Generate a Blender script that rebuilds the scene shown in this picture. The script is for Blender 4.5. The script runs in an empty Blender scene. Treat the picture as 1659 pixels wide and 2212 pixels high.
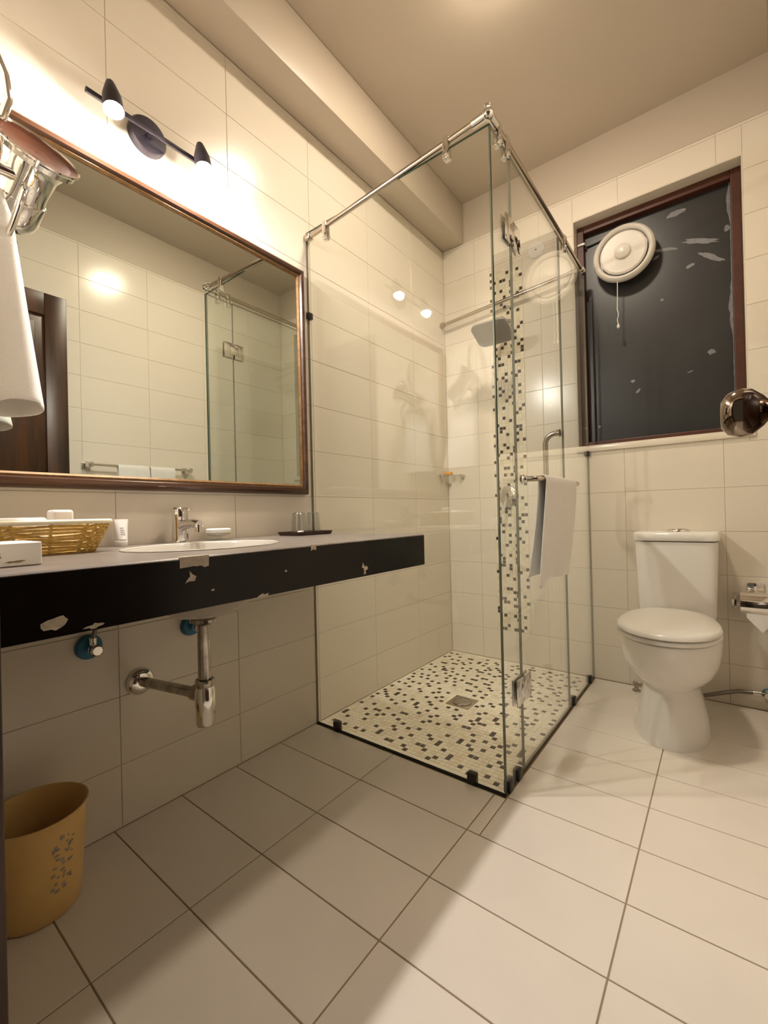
import bpy, bmesh, math, random
from mathutils import Vector, Matrix
PI = math.pi
scene = bpy.context.scene
COL = scene.collection
random.seed(7)

# ------------------------------------------------------------------ camera, world, exposure
cam_d = bpy.data.cameras.new('camera'); cam = bpy.data.objects.new('camera', cam_d); COL.objects.link(cam)
cam_d.sensor_fit = 'HORIZONTAL'; cam_d.sensor_width = 36.0; cam_d.lens = 36.0 * 945.378 / 1659.0
cam_d.clip_start = 0.01
cr = Vector((0.79093742, 0.61141735, -0.0242243)); cu = Vector((0.02130639, 0.01204583, 0.99970042))
cf = Vector((-0.61152598, 0.79121661, 0.0034996))
M = Matrix((cr, cu, -cf)).transposed().to_4x4(); M.translation = Vector((1.40946662, -0.16344772, 0.9))
cam.matrix_world = M
scene.camera = cam
wd = bpy.data.worlds.new('world'); scene.world = wd; wd.use_nodes = True
wd.node_tree.nodes['Background'].inputs[0].default_value = (1.0, 0.84, 0.66, 1)
wd.node_tree.nodes['Background'].inputs[1].default_value = 0.10
scene.view_settings.view_transform = 'Standard'; scene.view_settings.look = 'None'
scene.view_settings.gamma = 1.0; scene.view_settings.use_curve_mapping = False
scene.view_settings.exposure = 0.0
BULB_STRENGTH = 2250.0
DOME_STRENGTH = 220.0
BULB_COL = (1.0, 0.935, 0.865)
DOME_COL = (1.0, 0.855, 0.68)

# ------------------------------------------------------------------ room dimensions (metres)
D, G, W, R, CEIL, TOP = 2.355, 1.15, 0.852, 1.683, 2.843, 2.595   # back wall, glass plane, glass corner, right wall
BX = 0.151                                                        # ceiling beam width
CD, CT, CB, CY = 0.579, 0.824, 0.718, 1.138                       # counter depth, top, underside, end
WX0, WX1, WZ0, WZ1 = 0.80, 1.512, 1.231, 2.452                    # window opening
DX0, DX1, DH = 0.655, 1.53, 2.15                                  # doorway
ROW0, RH, TW = 0.181, 0.2, 0.4
FY = -0.02                                                        # inner face of the front wall

# ------------------------------------------------------------------ materials
MATS = {}
def nodes_of(name):
    m = bpy.data.materials.new(name); m.use_nodes = True
    nt = m.node_tree
    return m, nt, nt.nodes['Principled BSDF']
def mat(name, col, rough=0.5, metal=0.0, spec=0.5, var=0.0, vscale=8.0, bump=0.0, bscale=60.0, col2=None, trans=0.0, coat=0.0, sheen=0.0, rvar=0.0):
    m, nt, p = nodes_of(name)
    p.inputs['Base Color'].default_value = (*col, 1); p.inputs['Roughness'].default_value = rough
    p.inputs['Metallic'].default_value = metal; p.inputs['Specular IOR Level'].default_value = spec
    p.inputs['Coat Weight'].default_value = coat
    if sheen: p.inputs['Sheen Weight'].default_value = sheen
    if trans: p.inputs['Transmission Weight'].default_value = trans
    N, L = nt.nodes, nt.links
    tc = N.new('ShaderNodeTexCoord')
    if var or col2:
        n = N.new('ShaderNodeTexNoise'); n.inputs['Scale'].default_value = vscale; n.inputs['Detail'].default_value = 4
        L.new(tc.outputs['Object'], n.inputs['Vector'])
        r = N.new('ShaderNodeValToRGB'); r.color_ramp.elements[0].position = 0.3; r.color_ramp.elements[1].position = 0.7
        c2 = col2 or tuple(c * (1 - var) for c in col)
        r.color_ramp.elements[0].color = (*c2, 1); r.color_ramp.elements[1].color = (*col, 1)
        L.new(n.outputs['Fac'], r.inputs[0]); L.new(r.outputs[0], p.inputs['Base Color'])
    if bump:
        n2 = N.new('ShaderNodeTexNoise'); n2.inputs['Scale'].default_value = bscale; n2.inputs['Detail'].default_value = 3
        L.new(tc.outputs['Object'], n2.inputs['Vector'])
        b = N.new('ShaderNodeBump'); b.inputs['Strength'].default_value = bump; b.inputs['Distance'].default_value = 0.002
        L.new(n2.outputs['Fac'], b.inputs['Height']); L.new(b.outputs[0], p.inputs['Normal'])
    MATS[name] = m; return m
def emis(name, col, strength):
    m, nt, p = nodes_of(name)
    p.inputs['Base Color'].default_value = (*col, 1)
    p.inputs['Emission Color'].default_value = (*col, 1); p.inputs['Emission Strength'].default_value = strength
    MATS[name] = m; return m
def pane_mat(name, tint, f0=0.05):
    """clear pane: see-through with angle-dependent mirror reflection on both faces"""
    m = bpy.data.materials.new(name); m.use_nodes = True; nt = m.node_tree; N, L = nt.nodes, nt.links
    N.clear(); out = N.new('ShaderNodeOutputMaterial')
    lw = N.new('ShaderNodeLayerWeight'); lw.inputs[0].default_value = 0.5
    pw = N.new('ShaderNodeMath'); pw.operation = 'POWER'; pw.inputs[1].default_value = 5.0; L.new(lw.outputs['Facing'], pw.inputs[0])
    mu = N.new('ShaderNodeMath'); mu.operation = 'MULTIPLY_ADD'; mu.inputs[1].default_value = 1 - f0; mu.inputs[2].default_value = f0; L.new(pw.outputs[0], mu.inputs[0])
    t = N.new('ShaderNodeBsdfTransparent'); t.inputs[0].default_value = (*tint, 1)
    g = N.new('ShaderNodeBsdfGlossy'); g.inputs['Roughness'].default_value = 0.0; g.inputs['Color'].default_value = (1, 1, 1, 1)
    mx = N.new('ShaderNodeMixShader'); L.new(mu.outputs[0], mx.inputs[0]); L.new(t.outputs[0], mx.inputs[1]); L.new(g.outputs[0], mx.inputs[2])
    L.new(mx.outputs[0], out.inputs[0]); MATS[name] = m; return m
def wood(name, c1, c2, rough=0.3, scale=6.0, axis=2):
    m, nt, p = nodes_of(name); N, L = nt.nodes, nt.links
    tc = N.new('ShaderNodeTexCoord'); mp = N.new('ShaderNodeMapping'); L.new(tc.outputs['Object'], mp.inputs[0])
    s = [scale * 6] * 3; s[axis] = scale * 0.5; mp.inputs['Scale'].default_value = s
    n = N.new('ShaderNodeTexNoise'); n.inputs['Scale'].default_value = 1.0; n.inputs['Detail'].default_value = 5; L.new(mp.outputs[0], n.inputs['Vector'])
    r = N.new('ShaderNodeValToRGB'); r.color_ramp.elements[0].position = 0.35; r.color_ramp.elements[1].position = 0.65
    r.color_ramp.elements[0].color = (*c1, 1); r.color_ramp.elements[1].color = (*c2, 1)
    L.new(n.outputs['Fac'], r.inputs[0]); L.new(r.outputs[0], p.inputs['Base Color']); p.inputs['Roughness'].default_value = rough
    MATS[name] = m; return m

mat('wall_tile', (0.79, 0.72, 0.61), 0.2, var=0.03, vscale=3, bump=0.06, bscale=9)
mat('grout', (0.58, 0.50, 0.39), 0.8, bump=0.2)
mat('floor_tile', (0.80, 0.735, 0.655), 0.24, var=0.06, vscale=4, bump=0.04, bscale=30)
mat('floor_grout', (0.30, 0.22, 0.14), 0.9)
mat('paint', (0.56, 0.485, 0.39), 0.42, bump=0.1, bscale=40)
mat('counter_stone', (0.007, 0.0045, 0.0035), 0.25, spec=0.3, var=0.5, vscale=25)
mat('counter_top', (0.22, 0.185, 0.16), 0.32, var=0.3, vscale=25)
mat('chip_fill', (0.62, 0.53, 0.41), 0.7, var=0.25, vscale=60, bump=0.6, bscale=120)
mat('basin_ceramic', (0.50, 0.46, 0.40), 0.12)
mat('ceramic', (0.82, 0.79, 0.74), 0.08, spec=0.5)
mat('plastic_white', (0.80, 0.77, 0.72), 0.28)
mat('fan_white', (0.72, 0.68, 0.62), 0.3)
mat('chrome', (0.80, 0.78, 0.75), 0.06, metal=1.0)
mat('steel', (0.56, 0.49, 0.41), 0.22, metal=1.0, var=0.12, vscale=30)
mat('worn_chrome', (0.55, 0.50, 0.44), 0.2, metal=1.0, var=0.45, vscale=40)
mat('dark_metal', (0.035, 0.028, 0.035), 0.42, metal=0.6, var=0.3, vscale=40)
mat('clamp_dark', (0.05, 0.045, 0.045), 0.35, metal=0.7)
mat('head_grey', (0.30, 0.28, 0.25), 0.45, metal=0.3)
mat('mirror_glass', (0.65, 0.68, 0.635), 0.0, metal=1.0)
wood('frame_wood', (0.035, 0.013, 0.006), (0.085, 0.034, 0.014), 0.28, 7, 1)
mat('gold_edge', (0.26, 0.14, 0.055), 0.35, metal=0.35, var=0.4, vscale=60)
wood('door_wood', (0.022, 0.010, 0.005), (0.075, 0.028, 0.010), 0.35, 5, 2)
mat('window_brown', (0.085, 0.022, 0.008), 0.45, var=0.3, vscale=20)
mat('board_grey', (0.028, 0.028, 0.028), 0.35, var=0.2, vscale=5, bump=0.05)
mat('sealant', (0.24, 0.24, 0.25), 0.5, var=0.3, vscale=50)
mat('cable_black', (0.012, 0.012, 0.012), 0.5)
mat('towel', (0.84, 0.81, 0.77), 0.95, bump=0.9, bscale=420, sheen=0.2)
mat('chip_light', (0.86, 0.79, 0.64), 0.35, var=0.12, vscale=18)
mat('chip_tan', (0.80, 0.71, 0.53), 0.35, var=0.15, vscale=18)
mat('chip_dark', (0.045, 0.024, 0.012), 0.3, var=0.4, vscale=40)
mat('mosaic_grout', (0.80, 0.72, 0.56), 0.9)
mat('bin_plastic', (0.78, 0.52, 0.20), 0.42, var=0.12, vscale=9)
mat('bin_print', (0.42, 0.36, 0.34), 0.6, var=0.35, vscale=70)
mat('wicker', (0.72, 0.45, 0.10), 0.45, var=0.35, vscale=90)
mat('rim_white', (0.86, 0.80, 0.62), 0.5)
mat('paper', (0.86, 0.83, 0.79), 0.75)
mat('print_brown', (0.28, 0.18, 0.08), 0.7)
mat('tray_brown', (0.045, 0.014, 0.008), 0.25)
mat('blue_tape', (0.02, 0.16, 0.30), 0.45)
mat('hose', (0.22, 0.19, 0.16), 0.35, metal=0.6)
mat('orange', (0.85, 0.35, 0.02), 0.5)
mat('rubber', (0.05, 0.04, 0.03), 0.6)
mat('seal_grey', (0.16, 0.125, 0.08), 0.5)
mat('green_edge', (0.02, 0.055, 0.035), 0.1)
mat('clear_edge', (0.20, 0.19, 0.14), 0.2)
mat('knob_metal', (0.30, 0.24, 0.19), 0.10, metal=1.0)
mat('brown_disc', (0.12, 0.035, 0.018), 0.15, var=0.5, vscale=12)
mat('soap', (0.86, 0.83, 0.76), 0.5)
pane_mat('glass_pane', (0.97, 0.983, 0.97), 0.055)
pane_mat('tumbler_glass', (0.93, 0.94, 0.93), 0.08)
emis('bulb', BULB_COL, BULB_STRENGTH)
emis('dome', DOME_COL, DOME_STRENGTH)

# ------------------------------------------------------------------ builders
class B:
    """collects shapes in world coordinates"""
    def __init__(s): s.v = []; s.f = []
    def add(s, vs, fs):
        o = len(s.v); s.v += [tuple(x) for x in vs]; s.f += [tuple(i + o for i in f) for f in fs]; return s
    def box(s, x0, x1, y0, y1, z0, z1):
        return s.add([(x0,y0,z0),(x1,y0,z0),(x1,y1,z0),(x0,y1,z0),(x0,y0,z1),(x1,y0,z1),(x1,y1,z1),(x0,y1,z1)],
                     [(3,2,1,0),(4,5,6,7),(0,1,5,4),(1,2,6,5),(2,3,7,6),(3,0,4,7)])
    def rbox(s, x0, x1, y0, y1, z0, z1, r=0.004, seg=2, mtx=None):
        bm = bmesh.new(); bmesh.ops.create_cube(bm, size=1.0)
        for v in bm.verts: v.co = Vector(((x0+x1)/2 + v.co.x*(x1-x0), (y0+y1)/2 + v.co.y*(y1-y0), (z0+z1)/2 + v.co.z*(z1-z0)))
        bmesh.ops.bevel(bm, geom=bm.edges[:], offset=r, segments=seg, profile=0.5, affect='EDGES')
        if mtx is not None: bmesh.ops.transform(bm, matrix=mtx, verts=bm.verts)
        bm.verts.index_update(); s.add([v.co for v in bm.verts], [[v.index for v in f.verts] for f in bm.faces]); bm.free(); return s
    def rings(s, rs, cap0=True, cap1=True):
        n = len(rs[0]); vs = [p for r in rs for p in r]; fs = []
        for i in range(len(rs) - 1):
            for j in range(n):
                k = (j + 1) % n; fs.append((i*n+j, i*n+k, (i+1)*n+k, (i+1)*n+j))
        if cap0: fs.append(tuple(reversed(range(n))))
        if cap1: fs.append(tuple(range((len(rs)-1)*n, len(rs)*n)))
        return s.add(vs, fs)
    def lathe(s, prof, o, axis='Z', n=32, sx=1.0, sy=1.0, cap0=True, cap1=True):
        """prof: list of (radius, height along axis)"""
        o = Vector(o); rs = []
        for r, h in prof:
            ring = []
            for j in range(n):
                a = 2*PI*j/n; c, d = r*math.cos(a)*sx, r*math.sin(a)*sy
                if axis == 'Z': p = Vector((c, d, h))
                elif axis == 'X': p = Vector((h, c, d))
                elif axis == 'Y': p = Vector((d, h, c))
                elif axis == '-Y': p = Vector((c, -h, d))
                else:
                    ax = Vector(axis).normalized(); q = ax.to_track_quat('Z', 'Y'); p = q @ Vector((c, d, h))
                ring.append(o + p)
            rs.append(ring)
        return s.rings(rs, cap0, cap1)
    def cyl(s, p0, p1, r0, r1=None, n=20, caps=True):
        p0, p1 = Vector(p0), Vector(p1); r1 = r0 if r1 is None else r1
        return s.lathe([(r0, 0), (r1, (p1-p0).length)], p0, tuple(p1-p0), n, cap0=caps, cap1=caps)
    def tube(s, pts, r, n=14, closed=False, caps=True):
        pts = [Vector(p) for p in pts]; m = len(pts); rs = []; prev = None
        for i in range(m):
            a = pts[i-1] if (i > 0 or closed) else pts[i]; b = pts[(i+1) % m] if (i < m-1 or closed) else pts[i]
            t = (b - a).normalized()
            if prev is None: nrm = t.orthogonal().normalized()
            else: nrm = (prev - t * prev.dot(t)).normalized()
            prev = nrm; bi = t.cross(nrm); rr = r[i] if isinstance(r, (list, tuple)) else r
            rs.append([pts[i] + rr*(math.cos(2*PI*j/n)*nrm + math.sin(2*PI*j/n)*bi) for j in range(n)])
        if closed:
            vs = [p for q in rs for p in q]; fs = []
            for i in range(m):
                for j in range(n):
                    k = (j+1) % n; i2 = (i+1) % m; fs.append((i*n+j, i*n+k, i2*n+k, i2*n+j))
            return s.add(vs, fs)
        return s.rings(rs, caps, caps)
    def sphere(s, o, r, sz=1.0, n=20, m=12):
        prof = [(max(r*math.sin(PI*i/m), 1e-4), -r*sz*math.cos(PI*i/m)) for i in range(m+1)]
        return s.lathe(prof, o, 'Z', n)
    def poly(s, pts, off):
        """flat polygon pts extruded by vector off"""
        n = len(pts); off = Vector(off); vs = [Vector(p) for p in pts] + [Vector(p) + off for p in pts]
        return s.add(vs, [tuple(reversed(range(n))), tuple(range(n, 2*n))] + [(i, (i+1) % n, n+(i+1) % n, n+i) for i in range(n)])

def worigin(o):
    p = Vector((0, 0, 0))
    while o is not None: p += o.location; o = o.parent
    return p
def mesh_of(name, b, m, smooth=None):
    me = bpy.data.meshes.new(name); me.from_pydata([tuple(v) for v in b.v], [], b.f); me.materials.append(MATS[m])
    bm = bmesh.new(); bm.from_mesh(me); bmesh.ops.recalc_face_normals(bm, faces=bm.faces[:]); bm.to_mesh(me); bm.free()
    if smooth:
        me.shade_smooth(); me.set_sharp_from_angle(angle=math.radians(smooth))
    return me
def obj(name, b, m, parent=None, smooth=None, at=None):
    o = bpy.data.objects.new(name, None); bpy.data.objects.remove(o)
    base = worigin(parent) if parent is not None else Vector((0, 0, 0))
    loc = Vector(at) - base if at is not None else Vector((0, 0, 0))
    org = base + loc
    b.v = [tuple(Vector(v) - org) for v in b.v]
    o = bpy.data.objects.new(name, mesh_of(name, b, m, smooth)); COL.objects.link(o); o.location = loc
    if parent is not None: o.parent = parent
    return o
def tag(o, label, cat=None, group=None, kind=None):
    o['label'] = label
    if cat: o['category'] = cat
    if group: o['group'] = group
    if kind: o['kind'] = kind
    return o
def thing(name, loc, label, cat=None, group=None, kind=None):
    o = bpy.data.objects.new(name, None); COL.objects.link(o); o.location = loc; o.empty_display_size = 0.05
    return tag(o, label, cat, group, kind)

# ------------------------------------------------------------------ tiles
TILE_CACHE = {}
def tile_mesh(w, h, t, m, ch=0.0009):
    key = (round(w, 4), round(h, 4), round(t, 4), m)
    if key not in TILE_CACHE:
        b = B(); b.add([(0,0,0),(w,0,0),(w,h,0),(0,h,0),(0,0,t-ch),(w,0,t-ch),(w,h,t-ch),(0,h,t-ch),(ch,ch,t),(w-ch,ch,t),(w-ch,h-ch,t),(ch,h-ch,t)],
              [(0,1,5,4),(1,2,6,5),(2,3,7,6),(3,0,4,7),(4,5,9,8),(5,6,10,9),(6,7,11,10),(7,4,8,11),(8,9,10,11),(3,2,1,0)])
        TILE_CACHE[key] = mesh_of('tile', b, m)
    return TILE_CACHE[key]
def minus(rect, holes):
    out = [rect]
    for (a0, a1, b0, b1) in holes:
        nxt = []
        for (x0, x1, y0, y1) in out:
            if a0 >= x1 or a1 <= x0 or b0 >= y1 or b1 <= y0: nxt.append((x0, x1, y0, y1)); continue
            if a0 > x0: nxt.append((x0, a0, y0, y1))
            if a1 < x1: nxt.append((a1, x1, y0, y1))
            m0, m1 = max(a0, x0), min(a1, x1)
            if b0 > y0: nxt.append((m0, m1, y0, b0))
            if b1 < y1: nxt.append((m0, m1, b1, y1))
        out = nxt
    return out
def tile_field(parent, us, vs, holes, frame, t, m, gap=0.0014, jitter=0.0):
    """frame(u,v) -> (origin, rotation matrix) maps tile local x,y,z to the world"""
    org, rot = frame; base = worigin(parent)
    for i in range(len(us) - 1):
        for j in range(len(vs) - 1):
            for (x0, x1, y0, y1) in minus((us[i], us[i+1], vs[j], vs[j+1]), holes):
                x0 += gap/2; x1 -= gap/2; y0 += gap/2; y1 -= gap/2
                if x1 - x0 < 0.006 or y1 - y0 < 0.006: continue
                o = bpy.data.objects.new('tile', tile_mesh(x1-x0, y1-y0, t, m)); COL.objects.link(o)
                o.parent = parent
                p = Vector(org) + rot @ Vector((x0, y0, random.uniform(-jitter, 0)))
                o.matrix_basis = Matrix.Translation(p - base) @ rot.to_4x4()
def grid(start, step, lo, hi):
    out = [lo]; k = start
    while k < hi - 1e-4:
        if k > lo + 1e-4: out.append(k)
        k += step
    return out + [hi]
def cols(ax, ay, az): return Matrix((ax, ay, az)).transposed()

T = 0.006
rows = grid(ROW0, RH, 0.0, TOP)
# left wall (mirror wall): tiled face at x=0
wl = obj('wall_left', B().box(-0.12, -0.0024, -0.25, D + 0.16, -0.05, CEIL + 0.08), 'grout'); tag(wl, 'cream tiled wall behind the mirror and basin', kind='structure')
obj('paint_band', B().box(-T, 0.0002, FY, D, TOP, CEIL), 'paint', wl)
tile_field(wl, grid(0.372, TW, FY, D), rows, [], ((-T, 0, 0), cols((0,1,0), (0,0,1), (1,0,0))), T, 'wall_tile', jitter=0.0004)
# back wall with window opening and mosaic strip
SX0, SX1, SZ0, SZ1 = 0.318, 0.52, ROW0, 2.345
bw = B(); Y0, Y1 = D + 0.0024, D + 0.17
bw.box(-0.12, WX0, Y0, Y1, -0.05, CEIL + 0.08).box(WX1, R + 0.12, Y0, Y1, -0.05, CEIL + 0.08).box(WX0, WX1, Y0, Y1, -0.05, WZ0).box(WX0, WX1, Y0, Y1, WZ1, CEIL + 0.08)
wb = obj('wall_back', bw, 'grout'); tag(wb, 'cream tiled wall with window and toilet against it', kind='structure')
obj('paint_band', B().box(0, R, D, D + T, TOP, CEIL), 'paint', wb)
tile_field(wb, grid(0.22, TW, 0.0, R), rows, [(WX0, WX1, WZ0, WZ1), (SX0, SX1, SZ0, SZ1)], ((0, D + T, 0), cols((1,0,0), (0,0,1), (0,-1,0))), T, 'wall_tile', jitter=0.0004)
# window reveal lining
rv = B(); e_ = .004; y0_, y1_ = D + .0005, D + .108
rv.box(WX0, WX0 + e_, y0_, y1_, WZ0, WZ1).box(WX1 - e_, WX1, y0_, y1_, WZ0, WZ1).box(WX0 + e_, WX1 - e_, y0_, y1_, WZ1 - e_, WZ1 - .0004).box(WX0 + e_, WX1 - e_, y0_, y1_, WZ0 + .0004, WZ0 + e_)
obj('window_reveal', rv, 'wall_tile', wb)
# right wall
wr = obj('wall_right', B().box(R + 0.0024, R + 0.12, -0.25, D + 0.16, -0.05, CEIL + 0.08), 'grout'); tag(wr, 'cream tiled wall carrying the towel rail, seen in the mirror', kind='structure')
obj('paint_band', B().box(R, R + T, FY, D, TOP, CEIL), 'paint', wr)
tile_field(wr, grid(0.02, TW, FY, D), rows, [], ((R + T, 0, 0), cols((0,1,0), (0,0,1), (-1,0,0))), T, 'wall_tile', jitter=0.0004)
# front wall with doorway
fw = B(); fw.box(-0.12, DX0 - 0.02, -0.18, FY - 0.0024, -0.05, CEIL + 0.08).box(DX1 + 0.02, R + 0.12, -0.18, FY - 0.0024, -0.05, CEIL + 0.08).box(DX0 - 0.02, DX1 + 0.02, -0.18, FY - 0.0024, DH + 0.02, CEIL + 0.08)
wf = obj('wall_front', fw, 'grout'); tag(wf, 'cream tiled wall around the doorway, holding the towel ring', kind='structure')
obj('paint_band', B().box(0, R, FY - T, FY + .0002, TOP, CEIL), 'paint', wf)
tile_field(wf, grid(0.1, TW, 0.0, R), rows, [(DX0 - 0.02, DX1 + 0.02, -0.1, DH + 0.02)], ((0, FY - T, 0), Matrix(((1,0,0),(0,0,1),(0,1,0)))), T, 'wall_tile')
# ceiling and beam
ce = obj('ceiling', B().box(-0.12, R + 0.12, -0.25, D + 0.16, CEIL, CEIL + 0.1), 'paint'); tag(ce, 'plain cream painted ceiling', kind='structure')
be = obj('trim_1', B().rbox(0.0005, BX, FY + .0005, D - 0.0005, TOP, CEIL - 0.0005, 0.006, 2), 'paint', smooth=40); tag(be, 'painted beam boxed in along the top of the mirror wall', kind='structure')
# floor
fl = obj('floor', B().box(-0.12, W + 0.0, -0.4, G - 0.03, -0.1, -0.0018).box(W + 0.0, R + 0.12, -0.4, D + 0.16, -0.1, -0.0018).box(-0.12, W, G - 0.03, D + 0.16, -0.1, -0.02), 'floor_grout'); tag(fl, 'beige ceramic tiled bathroom floor', kind='structure')
tile_field(fl, [0.0, 0.417, 0.817, 1.217, 1.617, R], grid(-0.25, 0.2, -0.25, D), [(-0.1, W + 0.004, G - 0.008, D + 0.1)], ((0, 0, -0.008), Matrix.Identity(3)), 0.008, 'floor_tile', gap=0.0032, jitter=0.0002)

# ------------------------------------------------------------------ mosaic (shower floor and wall strip)
def chip_mesh(s, t, m):
    b = B(); c = 0.001
    b.add([(0,0,0),(s,0,0),(s,s,0),(0,s,0),(c,c,t),(s-c,c,t),(s-c,s-c,t),(c,s-c,t)], [(0,1,5,4),(1,2,6,5),(2,3,7,6),(3,0,4,7),(4,5,6,7)])
    return mesh_of('mosaic_chip', b, m)
def chip_add(b, org, u, v, n, s, t):
    c = 0.001; org, u, v, n = Vector(org), Vector(u), Vector(v), Vector(n)
    P = lambda x, y, z: org + u*x + v*y + n*z
    b.add([P(0,0,0),P(s,0,0),P(s,s,0),P(0,s,0),P(c,c,t),P(s-c,c,t),P(s-c,s-c,t),P(c,s-c,t)], [(0,1,5,4),(1,2,6,5),(2,3,7,6),(3,0,4,7),(4,5,6,7)])
def pattern(nu, nv, rnd, p=0.85, q=0.06):
    dark = set()
    for i in range(0, nu, 2):
        for j in range(0, nv, 3):
            if rnd.random() < p: dark.add((i + rnd.randrange(2), j + rnd.randrange(3)))
            if rnd.random() < q: dark.add((i + rnd.randrange(2), j + rnd.randrange(3)))
    return dark
P_, CS, CTH = 0.0205, 0.0196, 0.0052
sf = obj('floor', B().box(0, W - 0.002, G + 0.004, D, -0.02, -0.0022), 'mosaic_grout'); tag(sf, 'brown and cream mosaic floor of the shower behind the glass', kind='structure')
rnd = random.Random(11)
nu, nv = int((W - 0.03) / P_), int((D - G - 0.04) / P_); dk = pattern(nu, nv, rnd, 0.88)
DR = (0.355, 0.478, 1.63, 1.752)
u0, v0 = 0.012, G + 0.035
lb, tb, rest, singles = B(), B(), B(), []
for i in range(nu):
    for j in range(nv):
        x, y = u0 + i*P_ + rnd.uniform(-.0005, .0005), v0 + j*P_ + rnd.uniform(-.0005, .0005)
        if DR[0] - CS < x < DR[1] and DR[2] - CS < y < DR[3]: continue
        if (i, j) in dk: singles.append((x, y))
        else: chip_add(tb if rnd.random() < .22 else lb, (x, y, -0.006), (1,0,0), (0,1,0), (0,0,1), CS, CTH + rnd.uniform(-.0006, .0003))
singles.sort(key=lambda p: (p[0]-1.41)**2 + (p[1]+.16)**2)
cmesh = chip_mesh(CS, CTH, 'chip_dark')
for k, (x, y) in enumerate(singles):
    if k < 300:
        o = bpy.data.objects.new('mosaic_chip', cmesh); COL.objects.link(o); o.parent = sf; o.location = (x, y, -0.006)
    else: chip_add(rest, (x, y, -0.006), (1,0,0), (0,1,0), (0,0,1), CS, CTH)
tag(obj('cream_chips', lb, 'chip_light', sf), 'cream mosaic chips', kind='stuff'); tag(obj('tan_chips', tb, 'chip_tan', sf), 'tan mosaic chips', kind='stuff')
if rest.v: tag(obj('far_brown_chips', rest, 'chip_dark', sf), 'brown mosaic chips by the far corner', kind='stuff')
obj('border_strip', B().box(0.001, W - 0.006, G + 0.008, G + 0.032, -0.006, -0.0005), 'chip_light', sf)
# wall strip
ms = obj('mosaic_backing', B().box(SX0, SX1, D - 0.0008, D + T + 0.001, SZ0, SZ1), 'mosaic_grout', wb)
nu, nv = 10, int((SZ1 - SZ0) / 0.02); dk = pattern(nu, nv, rnd, 0.95, 0.2); lb, db, tb = B(), B(), B()
for i in range(nu):
    for j in range(nv):
        b = db if (i, j) in dk else (tb if rnd.random() < .3 else lb)
        chip_add(b, (SX0 + 0.001 + i*0.02, D + 0.002, SZ0 + 0.002 + j*0.02), (1,0,0), (0,0,1), (0,-1,0), 0.0192, 0.004)
tag(obj('brown_chips', db, 'chip_dark', ms), 'brown mosaic chips', kind='stuff'); tag(obj('cream_chips', lb, 'chip_light', ms), 'cream mosaic chips', kind='stuff'); tag(obj('tan_chips', tb, 'chip_tan', ms), 'tan mosaic chips', kind='stuff')
# drain
dr = thing('floor_drain', (0.4165, 1.69, -0.006), 'square steel floor drain with a round cover in the mosaic shower floor', 'drain')
obj('drain_plate', B().rbox(DR[0]+.003, DR[1]-.003, DR[2]+.003, DR[3]-.003, -0.006, 0.0005, 0.002), 'steel', dr, 40)
obj('drain_cover', B().lathe([(0.044, 0.0005), (0.046, 0.004), (0.040, 0.006), (0.038, 0.003), (0.002, 0.003)], (0.4165, 1.69, 0), 'Z', 36), 'worn_chrome', dr, 40)

# ------------------------------------------------------------------ window
wn = thing('window_1', (1.156, D + 0.07, WZ0), 'boarded window with a reddish brown frame set into the tiled wall', kind='structure')
FY0, FY1 = D + 0.070, D + 0.115
obj('frame_rail', B().rbox(WX0 + .0045, WX0 + 0.038, FY0, FY1, WZ0 + .0045, WZ1 - .0045, 0.003), 'window_brown', wn)
obj('frame_rail', B().rbox(WX1 - 0.042, WX1 - .0045, FY0, FY1, WZ0 + .0045, WZ1 - .0045, 0.003), 'window_brown', wn)
obj('frame_rail', B().rbox(WX0 + 0.038, WX1 - 0.042, FY0, FY1, WZ0 + .0045, WZ0 + 0.032, 0.003), 'window_brown', wn)
obj('frame_rail', B().rbox(WX0 + 0.038, WX1 - 0.042, FY0, FY1, WZ1 - 0.044, WZ1 - .0045, 0.003), 'window_brown', wn)
bd = obj('board', B().box(WX0, WX1, D + 0.108, D + 0.135, WZ0, WZ1), 'board_grey', wn)
obj('sill', B().rbox(WX0 - 0.005, WX1 + 0.02, D - 0.012, D + 0.03, WZ0 - 0.030, WZ0 - 0.001, 0.004), 'wall_tile', wn, 40)
obj('batten', B().box(0.853, 0.868, D + 0.088, D + 0.1085, WZ0 + 0.03, 2.06), 'board_grey', wn)
def blob(cx, cz, rx, rz, ang, n=18, seed=0, jag=0.25):
    r = random.Random(seed); pts = []
    for k in range(n):
        a = 2*PI*k/n; q = 1 + r.uniform(-jag, jag); x, z = rx*q*math.cos(a), rz*q*math.sin(a)
        pts.append((cx + x*math.cos(ang) - z*math.sin(ang), cz + x*math.sin(ang) + z*math.cos(ang)))
    return pts
BY = D + 0.1075
for k, (x, z, rx, rz, a) in enumerate([(1.257,2.357,.036,.014,.1),(1.35,2.182,.072,.013,-.35),(1.39,2.092,.055,.011,-.62),(1.208,2.195,.055,.008,-.25),(1.311,2.076,.018,.009,.5),
        (1.171,2.168,.014,.006,.4),(1.145,2.305,.010,.005,.3),(1.384,1.637,.016,.013,0),(1.053,1.563,.010,.008,0),(1.076,1.508,.016,.006,.8),(.887,1.347,.008,.007,0),(1.19,1.947,.007,.006,0),(1.30,1.56,.012,.003,.3),(1.455,2.20,.016,.012,1.2)]):
    obj('sealant_smear', B().poly([(px, BY + 0.0008, pz) for px, pz in blob(x, z, rx, rz, a, seed=k)], (0, -0.0012, 0)), 'sealant', wn)
r = random.Random(3); edge = []
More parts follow.
